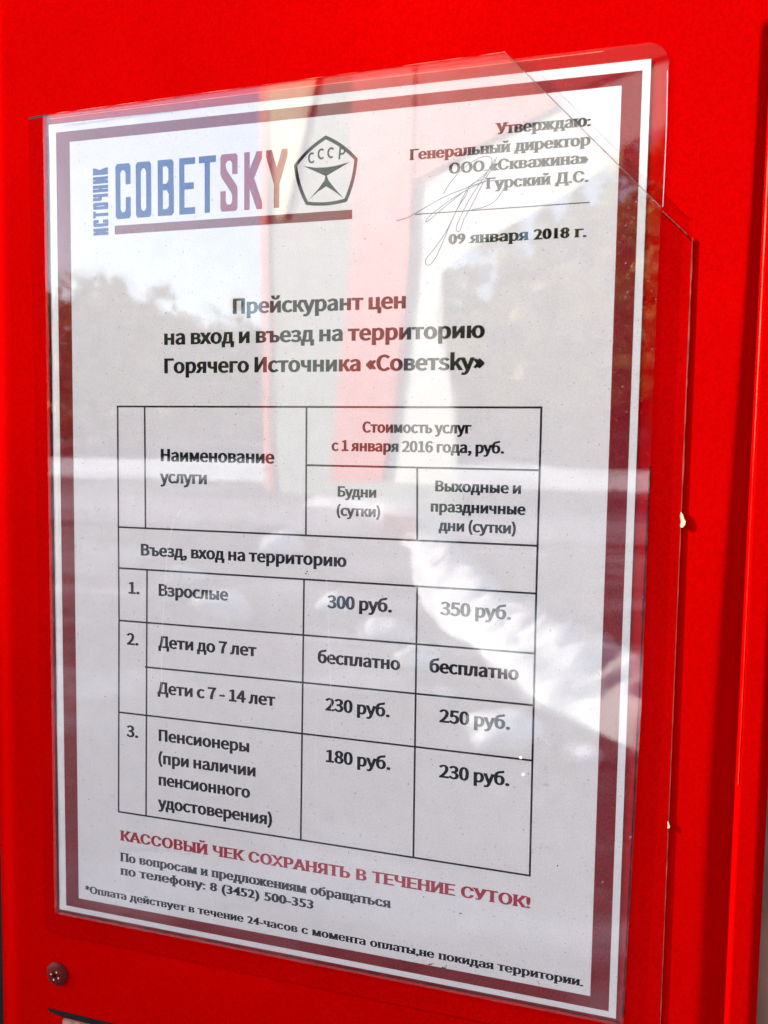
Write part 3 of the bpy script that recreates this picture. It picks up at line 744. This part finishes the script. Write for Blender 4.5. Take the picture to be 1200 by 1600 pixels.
# table grid
L = 0.66
H = lambda x0, x1, y: rect(x0 - L / 2, -y - L / 2, x1 + L / 2, -y + L / 2)
Vv = lambda x, y0, y1: rect(x - L / 2, -y1 - L / 2, x + L / 2, -y0 + L / 2)
def seg(a, b): return strokes([[(a[0], -a[1]), (b[0], -b[1])]], rect_nib(L, L))
TB = []
for a, b in (((27.9, 102.0), (180.75, 102.2)), ((101.9, 121.85), (180.75, 121.85)), ((27.8, 146.1), (180.8, 145.8)), ((27.9, 161.3), (180.7, 161.1)),
             ((27.8, 180.9), (180.8, 180.5)), ((39.0, 197.5), (181.0, 197.4)), ((27.5, 215.7), (181.1, 215.6)), ((26.9, 254.1), (181.3, 254.1)),
             ((27.95, 102.0), (27.8, 180)), ((27.8, 180), (26.9, 254.1)), ((39.15, 102.1), (39.2, 146.1)), ((39.75, 161.3), (38.7, 254.1)),
             ((101.75, 102.1), (101.9, 146.0)), ((101.35, 161.3), (100.9, 254.1)), ((140.95, 121.85), (141.35, 145.8)), ((141.65, 161.1), (142.0, 254.1)),
             ((180.75, 102.2), (180.8, 165)), ((180.8, 165), (181.3, 254.1))):
    TB += seg(a, b)
print_mesh('table_grid', [ccw(p) for p in TB], K_, pl)
print_mesh('signature_rule', [ccw(p) for p in strokes([[(138.9, -40.45), (193.4, -40.25)]], rect_nib(.32, .32))], K_, pl)
sig = [[(147.98, 34.52), (150.38, 30.92), (153.81, 27.54), (157.82, 25.07), (160.67, 24.07), (162.68, 24.51), (163.28, 25.77), (162.21, 28.45), (158.54, 31.51), (155.11, 33.49)],
 [(132.62, 42.07), (136.26, 41.32), (138.66, 40.21), (147.54, 35.9), (156.26, 33.02), (161.99, 31.48)],
 [(164.68, 24.67), (163.61, 27.45), (160.85, 31.67), (157.54, 38.13), (155.02, 42.45), (153.36, 46.58), (152.35, 45.95), (153.0, 43.46), (156.35, 36.93), (160.82, 30.56), (164.13, 25.29)],
 [(161.99, 31.48), (156.27, 33.58), (150.5, 36.54), (144.66, 40.41), (142.6, 42.27), (142.91, 42.86), (148.19, 38.93), (155.12, 34.05), (155.16, 35.73), (152.9, 38.95), (148.94, 46.61), (144.89, 52.08), (142.54, 54.83), (142.76, 56.44), (144.08, 56.5), (146.12, 53.86), (148.39, 48.85), (151.77, 41.13), (156.26, 33.02), (160.26, 31.08)],
 [(162.0, 31.76), (165.42, 31.73), (167.71, 32.44), (167.2, 34.34), (164.44, 38.02), (160.47, 39.71), (157.29, 40.07)], [(164.48, 28.07), (160.77, 28.34)]]
print_mesh('signature', [ccw(p) for s in sig for p in strokes([[(a, -b) for a, b in smooth_path(s, 5)]], round_nib(.25, 6))], M['pen'], pl, -0.02)
# specks of dirt on the paper, densest near the foot
sp = []
random.seed(21)
for i in range(150):
    x = random.uniform(10, 200); y = random.choice((random.uniform(8, 290), random.uniform(200, 293), random.uniform(255, 293))); r_ = random.uniform(.05, .17) * (1.6 if random.random() < .08 else 1)
    n = random.randint(5, 8); sp.append(ccw([(x + r_ * random.uniform(.6, 1.3) * math.cos(j * 6.283 / n), -y + r_ * random.uniform(.6, 1.3) * math.sin(j * 6.283 / n)) for j in range(n)]))
for (x, y, r_) in ((148.6, 290.6, .45), (152.6, 291.3, .55), (153.6, 290.9, .5), (152.9, 292.4, .4), (154.2, 290.2, .3), (149.6, 290.3, .25), (174.6, 287.2, .25), (174.6, 284.6, .2), (174.5, 282.2, .15),
                   (102.3, 158.4, .35), (102.0, 159.1, .3), (103.0, 159.3, .22), (158.7, 271.0, .4), (161.5, 262.8, .2), (146.0, 267.3, .25), (62.3, 17.0, .2), (8.3, 153.4, .4), (12.2, 151.0, .3), (9.2, 154.2, .25)):
    for k in range(3):
        n = 7; ax, ay = x + random.uniform(-r_, r_) * .8, y + random.uniform(-r_, r_) * .6
        sp.append(ccw([(ax + r_ * random.uniform(.3, .9) * math.cos(j * 6.283 / n), -ay + r_ * random.uniform(.3, .9) * math.sin(j * 6.283 / n)) for j in range(n)]))
o = print_mesh('dirt_specks', sp, M['dirt'], pl, -0.03); o['kind'] = 'stuff'
